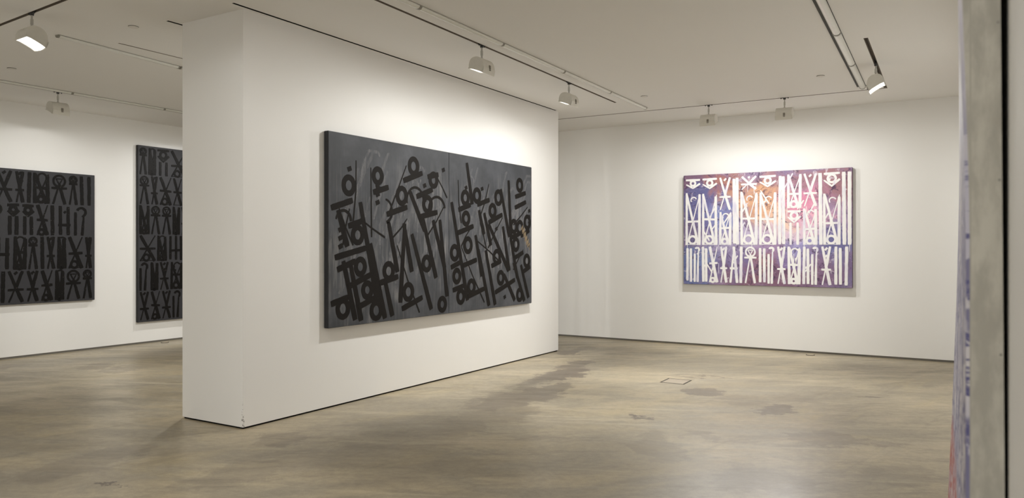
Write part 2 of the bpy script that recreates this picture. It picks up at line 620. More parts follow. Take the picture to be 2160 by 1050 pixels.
        o.append((circ(x + w * .5, cz, r, 24), s * .6, s * .6, 1))
        o.append(([(x + w * .3, cz + r * .4), (x + w * .5, cz - r * .6), (x + w * .7, cz + r * .4), (x + w * .3, cz + r * .4)], th, th, 0))
        o.append(([(x + w * .5, cz - r * .5), (x + w * .85, z)], s * .7, s * .9, 0))
        o.append(([(x + w * .5, cz - r * .5), (x + w * .12, z)], th, s * .6, 0))
        o.append(([(x + s * .1, cz - r * 1.25), (x + w - s * .1, cz - r * 1.25)], s * .7, s * .7, 0))
    if h > .5 and kind == 'bars':
        pass
    elif rng.random() < .25:
        cx, cz = x + w * rng.uniform(.3, .7), z + h * rng.uniform(.62, .85)
        d = s * .45
        o.append(([(cx - d * .6, cz - d * .6), (cx + d * .6, cz + d * .6)], d * 1.6, d * 1.6, 0))
    return o


def drip_list(strokes, rng, n, s, zmin):
    out = []
    for _ in range(n):
        st = rng.choice(strokes)
        p = st[0][-1]
        L = rng.uniform(.04, .16)
        if p[1] - L > zmin:
            dx = rng.uniform(-.5, .5) * s
            out.append(([(p[0] + dx, p[1]), (p[0] + dx, p[1] - L)], s * .14, s * .09, 0))
    return out


def rows_of_glyphs(W_, H_, rows, widths, s, rng, kinds, gap=0.02):
    out = []
    for (za, zb) in rows:
        x = 0.012 * W_
        while x < W_ * 0.985:
            k = rng.choice(kinds)
            w = rng.choice(widths) * (1.25 if k in ('cross', 'lid', 'bars') else 1.0)
            if k == 'bar':
                w = s * 1.7
            w = min(w, W_ * .99 - x)
            if w < s * 2.6:
                k = 'bar'
            if w < s * 1.1:
                break
            h = zb - za
            if h > .75 and k not in ('bar', 'bars', 'cross', 'enn') or (h > .75 and rng.random() < .35 and k != 'bar'):
                cut = za + h * rng.uniform(.45, .58)
                k2 = rng.choice(kinds)
                out += glyph(k, x, cut + gap, w - gap, zb - cut - gap, s * .8, rng)
                out += glyph(k2, x, za, w - gap, cut - za - gap, s * .8, rng)
            else:
                out += glyph(k, x, za, w - gap, h, s, rng)
            x += w
    return out


def canvas_mesh(w, h, t):
    bm = bmesh.new()
    add_box(bm, 0, -t, 0, w, 0, h, bevel=0.004)
    return bm


def put_strokes(name, strokes, t, mat, parent, rng, thick=0.0012, wob=.05, clip=None):
    bm = bmesh.new()
    for i, (pts, w0, w1, cl) in enumerate(strokes):
        if clip:
            pts = [(min(max(p[0], clip[0]), clip[2]), min(max(p[1], clip[1]), clip[3])) for p in pts]
        ribbon(bm, pts, w0, w1, t, thick * (1 + .03 * (i % 60)), rng, wob, closed=bool(cl))
    return obj(name, bm, mat, parent)


def uv(t, w, h):
    return t.mapping(t.coords(), scale=(1.0 / w, 0.0, 1.0 / h))


# ------------------------------------------------------------------ big dark diptych
def diptych_ground(name, w, h, seed):
    t = NT(name)
    p = t.coords()
    u = uv(t, w, h)
    x = t.n.new('ShaderNodeSeparateXYZ')
    t.link(u, x.inputs[0])
    base = t.mix(t.ramp(t.noise(t.mapping(p, loc=(seed, 0, seed)), 2.2, 4, .6), .35, .7),
                 s2l((62, 64, 68)), s2l((79, 81, 86)))
    # thin vertical runs of wash and slanting scrubbed brush marks in the lower three quarters
    runs = t.noise(t.mapping(p, loc=(seed, 0, 0), scale=(14, 1, .8)), 3.0, 4, .6)
    area = t.ramp(x.outputs['Z'], .96, .70)
    base = t.mix(t.math('MULTIPLY', t.ramp(runs, .5, .75, 0, .5), area), base, s2l((104, 103, 104)))
    slant = t.mapping(p, loc=(seed * 2, 0, 0), rot=(0, -0.42, 0), scale=(9, 1, .9))
    br = t.noise(slant, 1.8, 5, .62, .7)
    patch = t.ramp(t.noise(t.mapping(p, loc=(0, 0, seed * 3)), 1.5, 3), .42, .62)
    base = t.mix(t.math('MULTIPLY', t.math('MULTIPLY', t.ramp(br, .47, .66, 0, .80), area), patch), base, s2l((124, 123, 123)))
    fine = t.noise(p, 300, 2)
    return t.out(base, 0.62, fine, .15, .0006, .25)


DIPTYCH = (
    dict(rings=[(.28, 1.34), (.67, 1.47), (1.26, 1.61), (1.61, 1.49), (1.05, 1.28), (1.49, 1.23), (.40, .87), (.43, .57), (.85, .51),
                (.53, .33), (1.16, .29), (1.48, .57), (.18, .16), (.65, .11), (1.76, .11)],
         bars=[(.18, 1.16, .3), (.36, .98, .2), (.73, 1.33, .24), (1.24, 1.5, .34), (1.59, 1.54, .2), (.98, 1.13, .34), (1.44, 1.34, .3),
               (1.51, 1.11, .32), (.30, .70, .44), (.24, .58, .26), (.43, .43, .36), (.85, .42, .3), (.13, .25, .28), (.52, .21, .26), (1.23, .16, .36)],
         legs=[(.13, 1.11, .24, .75), (.42, 1.2, .67, .2), (.58, .79, .79, .03), (.19, .62, .35, .04), (.29, .59, .43, .03), (.85, 1.0, .98, .5),
               (1.11, 1.01, 1.03, .18), (1.09, 1.01, 1.23, .49), (1.19, 1.35, 1.45, .93), (1.21, .9, 1.55, .06), (1.4, 1.08, 1.64, .41),
               (1.71, 1.05, 1.85, .2), (1.6, 1.04, 1.81, .51), (.79, .44, .91, .04)],
         hair=[(.37, 1.59, .33, 1.0), (.58, 1.54, .59, .85), (1.13, 1.61, .84, 1.08), (.28, 1.12, .19, .77), (.14, 1.12, .33, .77), (1.14, 1.05, .91, .85),
               (.98, .77, 1.35, .05), (1.79, 1.21, 1.49, .88), (1.67, 1.52, 1.85, 1.31), (.43, 1.03, .79, .85)],
         dots=[(.16, .92), (.68, 1.36), (1.44, 1.42), (1.78, 1.62), (.28, 1.5)]),
    dict(rings=[(.33, 1.32), (.33, 1.1), (.57, 1.37), (.09, .68), (.16, .43), (.23, .18), (.37, .78), (.45, .29), (.91, 1.21), (1.04, 1.37),
                (1.0, .63), (1.1, .36), (1.43, 1.01), (1.57, 1.02), (1.47, .78), (1.58, 1.56), (1.77, 1.08), (1.76, .58), (1.56, .12)],
         bars=[(.31, 1.22, .26), (.33, .96, .34), (.71, 1.3, .28), (.13, .55, .2), (.18, .28, .22), (.42, .57, .3), (.55, .21, .36), (.98, 1.11, .34),
               (1.0, .55, .24), (1.21, .26, .5), (1.45, .9, .26), (1.55, .65, .24), (1.59, 1.31, .3), (1.59, 1.44, .28), (1.71, .94, .24), (1.75, .46, .2)],
         legs=[(.36, 1.74, .46, 1.26), (.06, 1.28, .38, .12), (.53, .91, .67, .39), (.73, 1.16, .87, .78), (.83, 1.03, 1.3, .46), (.61, .72, .83, .04),
               (.75, .72, .98, .04), (1.15, 1.01, 1.3, .46), (1.1, 1.49, 1.32, .88), (1.3, 1.62, 1.34, .88), (1.34, .88, 1.52, .34), (1.19, .42, 1.45, .06),
               (1.41, .55, 1.69, .04), (1.59, .53, 1.80, .08), (.6, 1.2, .72, .9)],
         hair=[(.83, 1.53, .63, 1.11), (1.78, 1.29, 1.41, 1.04), (.46, 1.0, .24, .76), (.24, .76, .73, .08), (1.15, 1.13, .81, .74), (1.73, 1.0, 1.83, .74),
               (.18, 1.53, .24, 1.03), (.53, .85, 1.1, .56), (1.66, .72, 1.41, .46), (.63, 1.05, .77, .74)],
         dots=[(.34, 1.45), (.68, 1.46), (1.0, .98), (1.82, 1.24), (1.2, .12)]),
)


def diptych_strokes(w, h, rng, which):
    """leaning figures: rings over tilted bars, long heavy legs and hairlines"""
    o = []
    D = DIPTYCH[which]
    j = lambda a=.012: rng.uniform(-a, a)
    tilt = math.radians(15)
    for (x0, z0, x1, z1) in D['legs']:
        o.append(([(x0 + j(), z0 + j()), (x1 + j(), z1 + j())], .056, .070, 0))
    for (x0, z0, x1, z1) in D['hair']:
        mid = ((x0 + x1) / 2 + j(.02), (z0 + z1) / 2)
        o.append(([(x0, z0), mid, (x1, z1)], .014, .022, 0))
    for (x, z) in D['rings']:
        r = rng.uniform(.060, .070)
        x = min(max(x, .12), w - .12)
        o.append((circ(x + j(), z + j(), r, 26, sq=1.12), .056, .056, 1))
    for (x, z, L) in D['bars']:
        t_ = tilt + j(.07)
        dx, dz = math.cos(t_) * L / 2, math.sin(t_) * L / 2
        o.append(([(x - dx, z - dz), (x + dx, z + dz)], .060, .058, 0))
    for (x, z) in D['dots']:
        for k in range(rng.choice((1, 1, 3))):
            d, zz = .026, z - k * .08
            o.append(([(x - d, zz - d * .4), (x + d, zz + d * .4)], .052, .052, 0))
    for (x, z, r, a0, a1) in ((.78, 1.12, .12, -1.3, 1.4), (1.28, 1.25, .14, -.4, 3.4), (1.66, 1.16, .15, .2, 3.6), (.2, 1.0, .10, 0, 3)):
        if which == 0:
            o.append((circ(x, z, r, 16, a0, a1), .036, .022, 0))
    return o


M['ink'] = plain('brown_black_matt_paint', s2l((26, 23, 21)), 0.75, 0.15, 12, spec=0.15)


def wash_strokes(w, h, rng):
    """long slanting scrubbed marks, some curling over at the top"""
    out = []
    for k in range(46):
        x0 = rng.uniform(.04, w - .35)
        z0 = rng.uniform(h * .12, h * .66)
        L = rng.uniform(.35, .70)
        a = rng.uniform(1.05, 1.32)
        bend = rng.uniform(-.05, .09)
        n = 16
        pts = [(x0 + L * f / n * math.cos(a) + bend * (f / n) ** 2, z0 + L * f / n * math.sin(a)) for f in range(n + 1)]
        if k % 3 == 0:
            x1, z1 = pts[-1]
            r = rng.uniform(.05, .08)
            pts += [(x1 + r - r * math.cos(b), z1 + r * math.sin(b)) for b in (.5, 1.0, 1.5, 2.0, 2.5, 3.0)]
        pts = [(min(max(p[0], .03), w - .03), min(p[1], h * .93)) for p in pts]
        out.append((pts, rng.uniform(.035, .07), .03, 0))
    return out


def wash_mat():
    t = NT('thin_grey_wash')
    p = t.coords()
    f = t.noise(t.mapping(p, rot=(0, -0.42, 0), scale=(16, 1, 1.2)), 3, 4, .6)
    t.link(t.ramp(f, .34, .70, .02, .50), t.b.inputs['Alpha'])
    return t.out(s2l((134, 134, 137)), .6, spec=.2)


M['wash'] = wash_mat()


def dark_edges(bm_obj, mat):
    me = bm_obj.data
    me.materials.append(mat)
    for p in me.polygons:
        if p.normal.y > -0.6:
            p.material_index = 1


M['edge_black'] = plain('black_canvas_edge', s2l((30, 31, 34)), .7)


def diptych_panel(label, y0, w, seed, cut):
    h, t = 1.83, 0.055
    root = thing('dark_canvas', label, 'painting', (PX1 + .002, y0, 0.752), PI / 2)
    rng = random.Random(seed)
    cv = obj('stretched_canvas', canvas_mesh(w, h, t), diptych_ground('grey_washed_canvas', w, h, seed), root)
    dark_edges(cv, M['edge_black'])
    put_strokes('grey_wash_marks', wash_strokes(w, h, rng), t, M['wash'], root, rng, 0.00006, .12)
    put_strokes('black_brush_strokes', diptych_strokes(w, h, rng, cut), t, M['ink'], root, rng, 0.0010, .04,
                clip=(.035, .03, w - .035, h - .03))
    return root


WD = (8.875 - 5.102) / 2
diptych_panel('left panel of the wide dark grey diptych on the free-standing wall', 5.102, WD - .002, 11, 0)
right_panel = diptych_panel('right panel of the wide dark grey diptych, tan scribble near its right edge', 5.102 + WD, WD, 23, 1)
srng = random.Random(5)
scr = []
for k in range(5):
    x0 = 1.60 + k * .035
    z0 = .98 - k * .05
    scr.append(([(x0, z0), (x0 + .05, z0 + .06), (x0 + .03, z0 - .03), (x0 + .09, z0 + .03), (x0 + .08, z0 - .06)], .010, .007, 0))
M['tan'] = plain('tan_paint_marker', s2l((128, 112, 88)), .6)
put_strokes('tan_scribble', scr, .055, M['tan'], right_panel, srng, .0045)


# ------------------------------------------------------------------ black-on-black paintings, left wall
def black_ground(name, bg):
    t = NT(name)
    p = t.coords()
    f = t.noise(p, 3, 4)
    return t.out(t.mix(f, tuple(v * .85 for v in bg), tuple(v * 1.15 for v in bg)), .55, t.noise(p, 250, 2), .2, .0008, .35)


def glitter_black():
    t = NT('glossy_black_grit')
    p = t.coords()
    v = t.n.new('ShaderNodeTexVoronoi')
    t.link(p, v.inputs['Vector'])
    v.inputs['Scale'].default_value = 120
    sp = t.ramp(v.outputs['Color'], .90, .97, 0, 1)
    col = t.mix(sp, s2l((15, 13, 12)), s2l((74, 70, 66)))
    return t.out(col, .5, t.noise(p, 60, 4), .6, .003, .15)


M['blackgloss'] = glitter_black()
M['black_ground'] = black_ground('charcoal_canvas', s2l((48, 48, 52)))


def black_painting(label, y0, z0, w, h, rows, widths, s, seed, kinds):
    t = .05
    root = thing('black_canvas', label, 'painting', (XL + .002, y0, z0), PI / 2)
    rng = random.Random(seed)
    cv = obj('stretched_canvas', canvas_mesh(w, h, t), M['black_ground'], root)
    dark_edges(cv, M['edge_black'])
    st = rows_of_glyphs(w, h, rows, widths, s, rng, kinds)
    put_strokes('glossy_black_strokes', st, t, M['blackgloss'], root, rng, .002, .12, clip=(.03, .03, w - .03, h - .03))
    return root


KA = ['bars', 'frame', 'cross', 'vee', 'hook', 'lid', 'wheel', 'frame', 'vee', 'bar']
hA = 1.83
black_painting('square black canvas with glossy black strokes, cut by the photo left edge', 4.50, .732, 1.835, hA,
               [(.03, .45), (.47, .92), (.94, 1.36), (1.38, 1.80)], [.15, .19, .24], .050, 3, KA)
hB = 2.75
black_painting('tall charcoal canvas with rows of black strokes, half hidden by the free-standing wall', 7.009, .340, 1.83, hB,
               [(.03, .47), (.49, .93), (.95, 1.35), (1.37, 1.82), (1.84, 2.28), (2.30, 2.72)], [.15, .19, .24], .046, 8,
               ['bars', 'frame', 'cross', 'vee', 'wheel', 'lid', 'frame', 'hook'])


# ------------------------------------------------------------------ colourful painting, back wall
def colour_ground(w, h):
    t = NT('marbled_colour_wash')
    p = t.coords()
    u = uv(t, w, h)
    j = t.vmath('SCALE', t.vmath('SUBTRACT', t.noise(p, 2.3, 5, .62, 1.0, color=True), (.5, .5, .5)))
    j.node.inputs['Scale'].default_value = .50
    uj = t.vmath('MULTIPLY', t.vmath('ADD', u, j), (1, 0, 1))
    col = t.mix(t.ramp(t.noise(p, 2.5, 4), .4, .6), s2l((120, 100, 140)), s2l((142, 118, 150)))
    blobs = [  # u, v, ru, rv, colour, strength
        (.02, .50, .10, .70, (70, 60, 105), .8), (.02, .12, .16, .30, (60, 90, 150), .9), (.10, .75, .16, .22, (58, 70, 130), .9),
        (.20, .62, .14, .22, (80, 84, 150), .8), (.06, .97, .26, .09, (105, 62, 90), .9), (.26, .55, .10, .20, (120, 135, 190), .8),
        (.27, .92, .12, .12, (150, 85, 70), .9), (.33, .80, .10, .22, (196, 140, 90), .8), (.31, .66, .07, .14, (90, 115, 180), .8),
        (.47, .88, .18, .16, (176, 130, 125), .8), (.50, .72, .16, .20, (220, 165, 110), .9), (.56, .55, .16, .16, (240, 205, 180), .95),
        (.52, .45, .14, .13, (205, 180, 195), .9), (.36, .38, .20, .14, (195, 185, 215), .8), (.22, .40, .14, .12, (150, 140, 180), .8),
        (.52, .30, .16, .12, (150, 120, 165), .8), (.74, .93, .30, .10, (150, 100, 110), .9), (.75, .72, .16, .15, (225, 135, 165), .9),
        (.80, .58, .14, .13, (235, 175, 195), .9), (.72, .48, .12, .12, (225, 200, 220), .8), (.94, .86, .14, .20, (150, 95, 95), .85),
        (.95, .60, .12, .20, (158, 130, 165), .8), (.80, .36, .16, .12, (150, 150, 205), .8), (.98, .25, .12, .32, (75, 85, 145), .9),
        (.88, .14, .18, .16, (110, 75, 115), .8), (.62, .10, .26, .14, (105, 55, 85), .9), (.42, .06, .18, .10, (110, 55, 70), .85),
        (.45, .18, .10, .09, (150, 90, 80), .7), (.25, .16, .20, .16, (92, 82, 140), .75), (.13, .24, .10, .10, (100, 130, 185), .7),
        (.70, .22, .12, .10, (120, 105, 165), .7),
    ]
    for (bu, bv, ru, rv, c, st) in blobs:
        d = t.vmath('LENGTH', t.vmath('MULTIPLY', t.vmath('SUBTRACT', uj, (bu, 0, bv)), (1 / ru, 0, 1 / rv)))
        col = t.mix(t.ramp(d, .35, 1.25, st, 0.0), col, s2l(c))
    col = t.mix(.14, col, s2l((196, 182, 204)))
    col = t.mix(t.math('MULTIPLY', t.ramp(t.noise(p, 5, 9, .78, 2.2), .48, .38), .85), col, s2l((62, 44, 80)))
    col = t.mix(t.math('MULTIPLY', t.ramp(t.noise(t.mapping(p, loc=(3, 0, 5)), 7, 8, .72, 1.6), .57, .66), .6), col, s2l((226, 214, 228)))
    return t.out(col, .5, t.noise(p, 200, 2), .15, .0006, .4)


def white_paint():
    t = NT('white_brushed_paint')
    p = t.coords()
    f = t.noise(t.mapping(p, scale=(3, 1, .6)), 5, 5, .6)
    return t.out(t.mix(t.ramp(f, .48, .72), s2l((236, 235, 234)), s2l((212, 208, 224))), .5, f, .3, .001, .4)


M['whitepaint'] = white_paint()
wC, hC, tC = 2.395, 1.668, .055
pc = thing('colourful_canvas', 'violet, blue and orange canvas covered with white strokes on the back wall', 'painting',
           (-3.83, YB - .002, .940), 0)
cv = obj('stretched_canvas', canvas_mesh(wC, hC, tC), colour_ground(wC, hC), pc)
M['edge_purple'] = plain('purple_painted_edge', s2l((92, 66, 92)), .6, .3, 8)
dark_edges(cv, M['edge_purple'])
wr = random.Random(41)
S = .058
ws = []


def seq(items, za, zb, x=.03, s=S):
    items = [(k, w_ * 1.035) for k, w_ in items]
    for (k, w_) in items:
        if isinstance(k, tuple):
            cut = za + (zb - za) * k[2]
            ws.extend(glyph(k[0], x, cut + .02, w_ - .022, zb - cut - .02, s * .8, wr))
            ws.extend(glyph(k[1], x, za, w_ - .022, cut - za - .01, s * .8, wr))
        else:
            ws.extend(glyph(k, x, za, w_ - .022, zb - za, s, wr))
        x += w_


seq([(('lid', 'frame', .80), .25), (('lid', 'frame', .78), .25), (('vee', 'frame', .50), .20), ('bars', .11), (('vee', 'frame', .79), .26),
     (('lid', 'frame', .77), .26), ('bars', .12), (('frame', 'lid', .50), .21), (('vee', 'frame', .52), .21), ('bar', .05), (('lid', 'frame', .72), .24), ('bar', .07), ('bar', .07)],
    .60, 1.61, s=.049)
seq([('bars', .13), ('hook', .12), ('bars', .10), ('cross', .16), ('vee', .14), ('tent', .15), ('bar', .06), ('wheel', .20), ('bars', .13), ('hook', .12),
     ('vee', .15), ('frame', .19), ('bars', .12), ('hook', .12), ('vee', .16), ('bars', .14), ('bar', .06)],
    .035, .575, s=.042)
# hairline slashes and ticks between the big figures
for k in range(14):
    x0, z0 = wr.uniform(.08, wC - .2), wr.choice((wr.uniform(1.2, 1.55), wr.uniform(.8, 1.2), wr.uniform(.2, .5)))
    L_ = wr.uniform(.10, .22)
    ws.append(([(x0, z0), (x0 + L_ * .55, z0 + L_ * wr.choice((1, .8, -.9)))], .016, .022, 0))
ws += drip_list(ws, wr, 34, S, .03)
put_strokes('white_brush_strokes', ws, tC, M['whitepaint'], pc, wr, .0012, .07, clip=(.03, .022, wC - .035, hC - .035))


# ------------------------------------------------------------------ edge-on canvas by the right wall
def interp(tab, z):
    if z <= tab[0][0]:
        return tab[0][1]
    for (a, b), (c, d) in zip(tab, tab[1:]):
        if z <= c:
            return b + (d - b) * (z - a) / (c - a)
    return tab[-1][1]


NEAR = [(.40, -.012), (1.05, -.0130), (1.55, -.0130), (1.70, -.0165), (1.95, -.0245), (2.50, -.034)]
FAR = [(.40, -.090), (.53, -.087), (.80, -.076), (1.17, -.063), (1.485, -.054), (1.76, -.049), (2.46, -.052)]
BACK = [(.40, .0470), (1.05, .0464), (1.95, .0400), (2.50, .0370)]
YN, YE, Z0, Z1 = 1.60, 3.40, .40, 2.46


def face_x(y, z):
    f = (y - YN) / (YE - YN)
    return interp(NEAR, z) * (1 - f) + interp(FAR, z) * f


def edge_canvas():
    root = thing('leaning_canvas', 'large canvas seen edge-on at the right, blue and red marks on its face', 'painting', (0, YN, Z0), 0)
    ny, nz = 10, 24
    ys = [YN + (YE - YN) * i / ny for i in range(ny + 1)]
    zs = [Z0 + (Z1 - Z0) * i / nz for i in range(nz + 1)]
    # painted face
    loc = lambda x, y, z: (x, y - YN, z - Z0)
    bm = bmesh.new()
    g = [[bm.verts.new(loc(face_x(y, z), y, z)) for z in zs] for y in ys]
    g2 = [[bm.verts.new(loc(face_x(y, z) + .006, y, z)) for z in zs] for y in ys]
    for i in range(ny):
        for k in range(nz):
            bm.faces.new((g[i][k], g[i + 1][k], g[i + 1][k + 1], g[i][k + 1]))
            bm.faces.new((g2[i][k], g2[i][k + 1], g2[i + 1][k + 1], g2[i + 1][k]))
    for i in range(ny):
        bm.faces.new((g[i][0], g2[i][0], g2[i + 1][0], g[i + 1][0]))
        bm.faces.new((g[i][-1], g[i + 1][-1], g2[i + 1][-1], g2[i][-1]))
    for k in range(nz):
        bm.faces.new((g[0][k], g[0][k + 1], g2[0][k + 1], g2[0][k]))
        bm.faces.new((g[-1][k], g2[-1][k], g2[-1][k + 1], g[-1][k + 1]))
    t = NT('blue_red_painted_face')
    p = t.coords()
    xyz = t.n.new('ShaderNodeSeparateXYZ')
    t.link(p, xyz.inputs[0])
    col = t.mix(t.ramp(t.noise(p, 3, 3), .4, .6), s2l((214, 210, 210)), s2l((190, 188, 204)))
    mk = t.ramp(t.noise(t.mapping(p, scale=(1, 2.6, 3.4)), 4.4, 6, .65, 2.0), .51, .56)
    mk2 = t.ramp(t.noise(t.mapping(p, loc=(4, 2, 1), scale=(1, 5, 1.6)), 2.4, 5, .6, 1.2), .53, .57)
    mm = t.math('MAXIMUM', mk, t.math('MULTIPLY', mk2, .8))
    lowred = t.math('MULTIPLY', t.ramp(t.math('ADD', xyz.outputs['Z'], t.math('MULTIPLY', t.noise(p, 2, 3), .2)), .62, .50),
                    t.ramp(xyz.outputs['Y'], .35, .6))
    ink = t.mix(lowred, s2l((80, 79, 132)), s2l((168, 66, 50)))
    mm = t.math('MAXIMUM', mm, t.math('MULTIPLY', lowred, t.ramp(t.noise(t.mapping(p, loc=(1, 6, 2), scale=(1, 3, 1.6)), 4.0, 5, .65, 1.5), .48, .54)))
    fade = t.ramp(xyz.outputs['Z'], 1.55, 1.05, .05, .95)
    col = t.mix(t.math('MULTIPLY', mm, fade), col, ink)
    t.out(col, .6, t.noise(p, 150, 2), .2, .001)
    obj('painted_face', bm, t.m, root, smooth=True, angle=.6)
    # raw canvas body
    bm = bmesh.new()
    a = [[bm.verts.new(loc(face_x(y, z) + .006, y, z)) for z in zs] for y in ys]
    b = [[bm.verts.new(loc(interp(BACK, z) if i == 0 else face_x(y, z) + .058 - max(0, face_x(y, z) + .058 - interp(BACK, z)), y, z)) for z in zs]
         for i, y in enumerate(ys)]
    for i in range(ny):
        for k in range(nz):
            bm.faces.new((a[i][k], a[i + 1][k], a[i + 1][k + 1], a[i][k + 1]))
            bm.faces.new((b[i][k], b[i][k + 1], b[i + 1][k + 1], b[i + 1][k]))
    for i in range(ny):
        bm.faces.new((a[i][0], b[i][0], b[i + 1][0], a[i + 1][0]))
        bm.faces.new((a[i][-1], a[i + 1][-1], b[i + 1][-1], b[i][-1]))
    for k in range(nz):
        bm.faces.new((a[0][k], a[0][k + 1], b[0][k + 1], b[0][k]))
        bm.faces.new((a[-1][k], b[-1][k], b[-1][k + 1], a[-1][k + 1]))
    t = NT('raw_canvas_edge')
    p = t.coords()
    n1 = t.noise(t.mapping(p, scale=(1, 1, .35)), 22, 5, .62)
    col = t.mix(t.ramp(n1, .38, .66), s2l((172, 169, 160)), s2l((198, 195, 185)))
    col = t.mix(t.ramp(t.noise(t.mapping(p, loc=(3, 1, 2)), 9, 4), .55, .75, 0, .5), col, s2l((176, 164, 150)))
    ln = t.vmath('LENGTH', t.vmath('MULTIPLY', t.vmath('SUBTRACT', p, (-.0060, 0, 0)), (1, 0, 0)))
    col = t.mix(t.math('MULTIPLY', t.ramp(ln, .0004, .0013, .45, 0), t.ramp(n1, .4, .6)), col, s2l((110, 104, 96)))
    t.out(col, .85, t.noise(p, 240, 3), .35, .001, .2)
    obj('raw_canvas_edge', bm, t.m, root)
    # staples down the raw edge, and the cleat that holds the canvas off the wall
    for z in (.76, .98, 1.31, 1.62, 1.90):
        sb = box('staple', (interp(BACK, z) - .006, -.0010, z - Z0 - .002, interp(BACK, z) - .002, .0012, z - Z0 + .002), M['clip'], root)
    box('hanging_cleat', (-.005, .9, 1.70, XR, 1.2, 1.76), M['plate'], root)
    return root


edge_canvas()


# ------------------------------------------------------------------ wall-washer lamps
def head_profile(n=14):
    """side outline (forward, up): rear lip, rear seam, dome, front tip"""
    top = [(-.085, -.030)]
    for i in range(1, n):
        a = PI - PI * i / n
        ca, sa = math.cos(a), math.sin(a)
        fwd = .085 * math.copysign(abs(ca) ** .85, ca)
        base = -.030 + .020 * (fwd + .085) / .17
        top.append((fwd, base + .105 * sa ** .85))
    top.append((.085, -.010))
    return top


BEAMS = {}


def beam(power):
    """photometric curve of an asymmetric wall washer: nothing above the horizon, most of the light
    thrown steeply down the wall so that the wash stays even, fading sideways"""
    if power in BEAMS:
        return BEAMS[power]
    ld = bpy.data.lights.new('lamp_beam', 'POINT')
    ld.energy = LAMP_W * power
    ld.color = LAMP_COL
    ld.shadow_soft_size = .045
    ld.use_nodes = True
    nt = ld.node_tree
    em = nt.nodes['Emission']
    tc = nt.nodes.new('ShaderNodeTexCoord')
    sp = nt.nodes.new('ShaderNodeSeparateXYZ')
    nt.links.new(tc.outputs['Normal'], sp.inputs[0])

    def mth(op, a, b=0.0, c=None):
        n = nt.nodes.new('ShaderNodeMath')
        n.operation = op
        for k, v in enumerate((a, b) if c is None else (a, b, c)):
            if isinstance(v, (int, float)):
                n.inputs[k].default_value = v
            else:
                nt.links.new(v, n.inputs[k])
        return n.outputs[0]

    def mr(v, a, b, lo=0.0, hi=1.0):
        n = nt.nodes.new('ShaderNodeMapRange')
        n.interpolation_type = 'SMOOTHSTEP'
        nt.links.new(v, n.inputs['Value'])
        for k, q in (('From Min', a), ('From Max', b), ('To Min', lo), ('To Max', hi)):
            n.inputs[k].default_value = q
        return n.outputs['Result']
    SGN = 1.0
    fwd = mth('MAXIMUM', mth('MULTIPLY', sp.outputs['Y'], -SGN), 0.02)
    down = mth('MULTIPLY', sp.outputs['Z'], -SGN)
    lat = mth('DIVIDE', sp.outputs['X'], mth('ADD', fwd, 0.12))
    hor = mth('SQRT', mth('ADD', mth('MULTIPLY', fwd, fwd), mth('MULTIPLY', sp.outputs['X'], sp.outputs['X'])))
    low = mth('DIVIDE', down, hor)
    gain = mth('DIVIDE', 1.0, mth('ADD', mth('POWER', fwd, 2.45), 0.06))
    side = mth('POWER', 2.718, mth('MULTIPLY', mth('MULTIPLY', lat, lat), -0.30))
    top = mr(low, -0.24, 0.40, 0.0, 1.0)
    floor_cut = mr(fwd, 0.02, 0.36, 0.75, 1.0)
    nt.links.new(mth('MULTIPLY', mth('MULTIPLY', gain, side), mth('MULTIPLY', top, floor_cut)), em.inputs['Strength'])
    BEAMS[power] = ld
    return ld


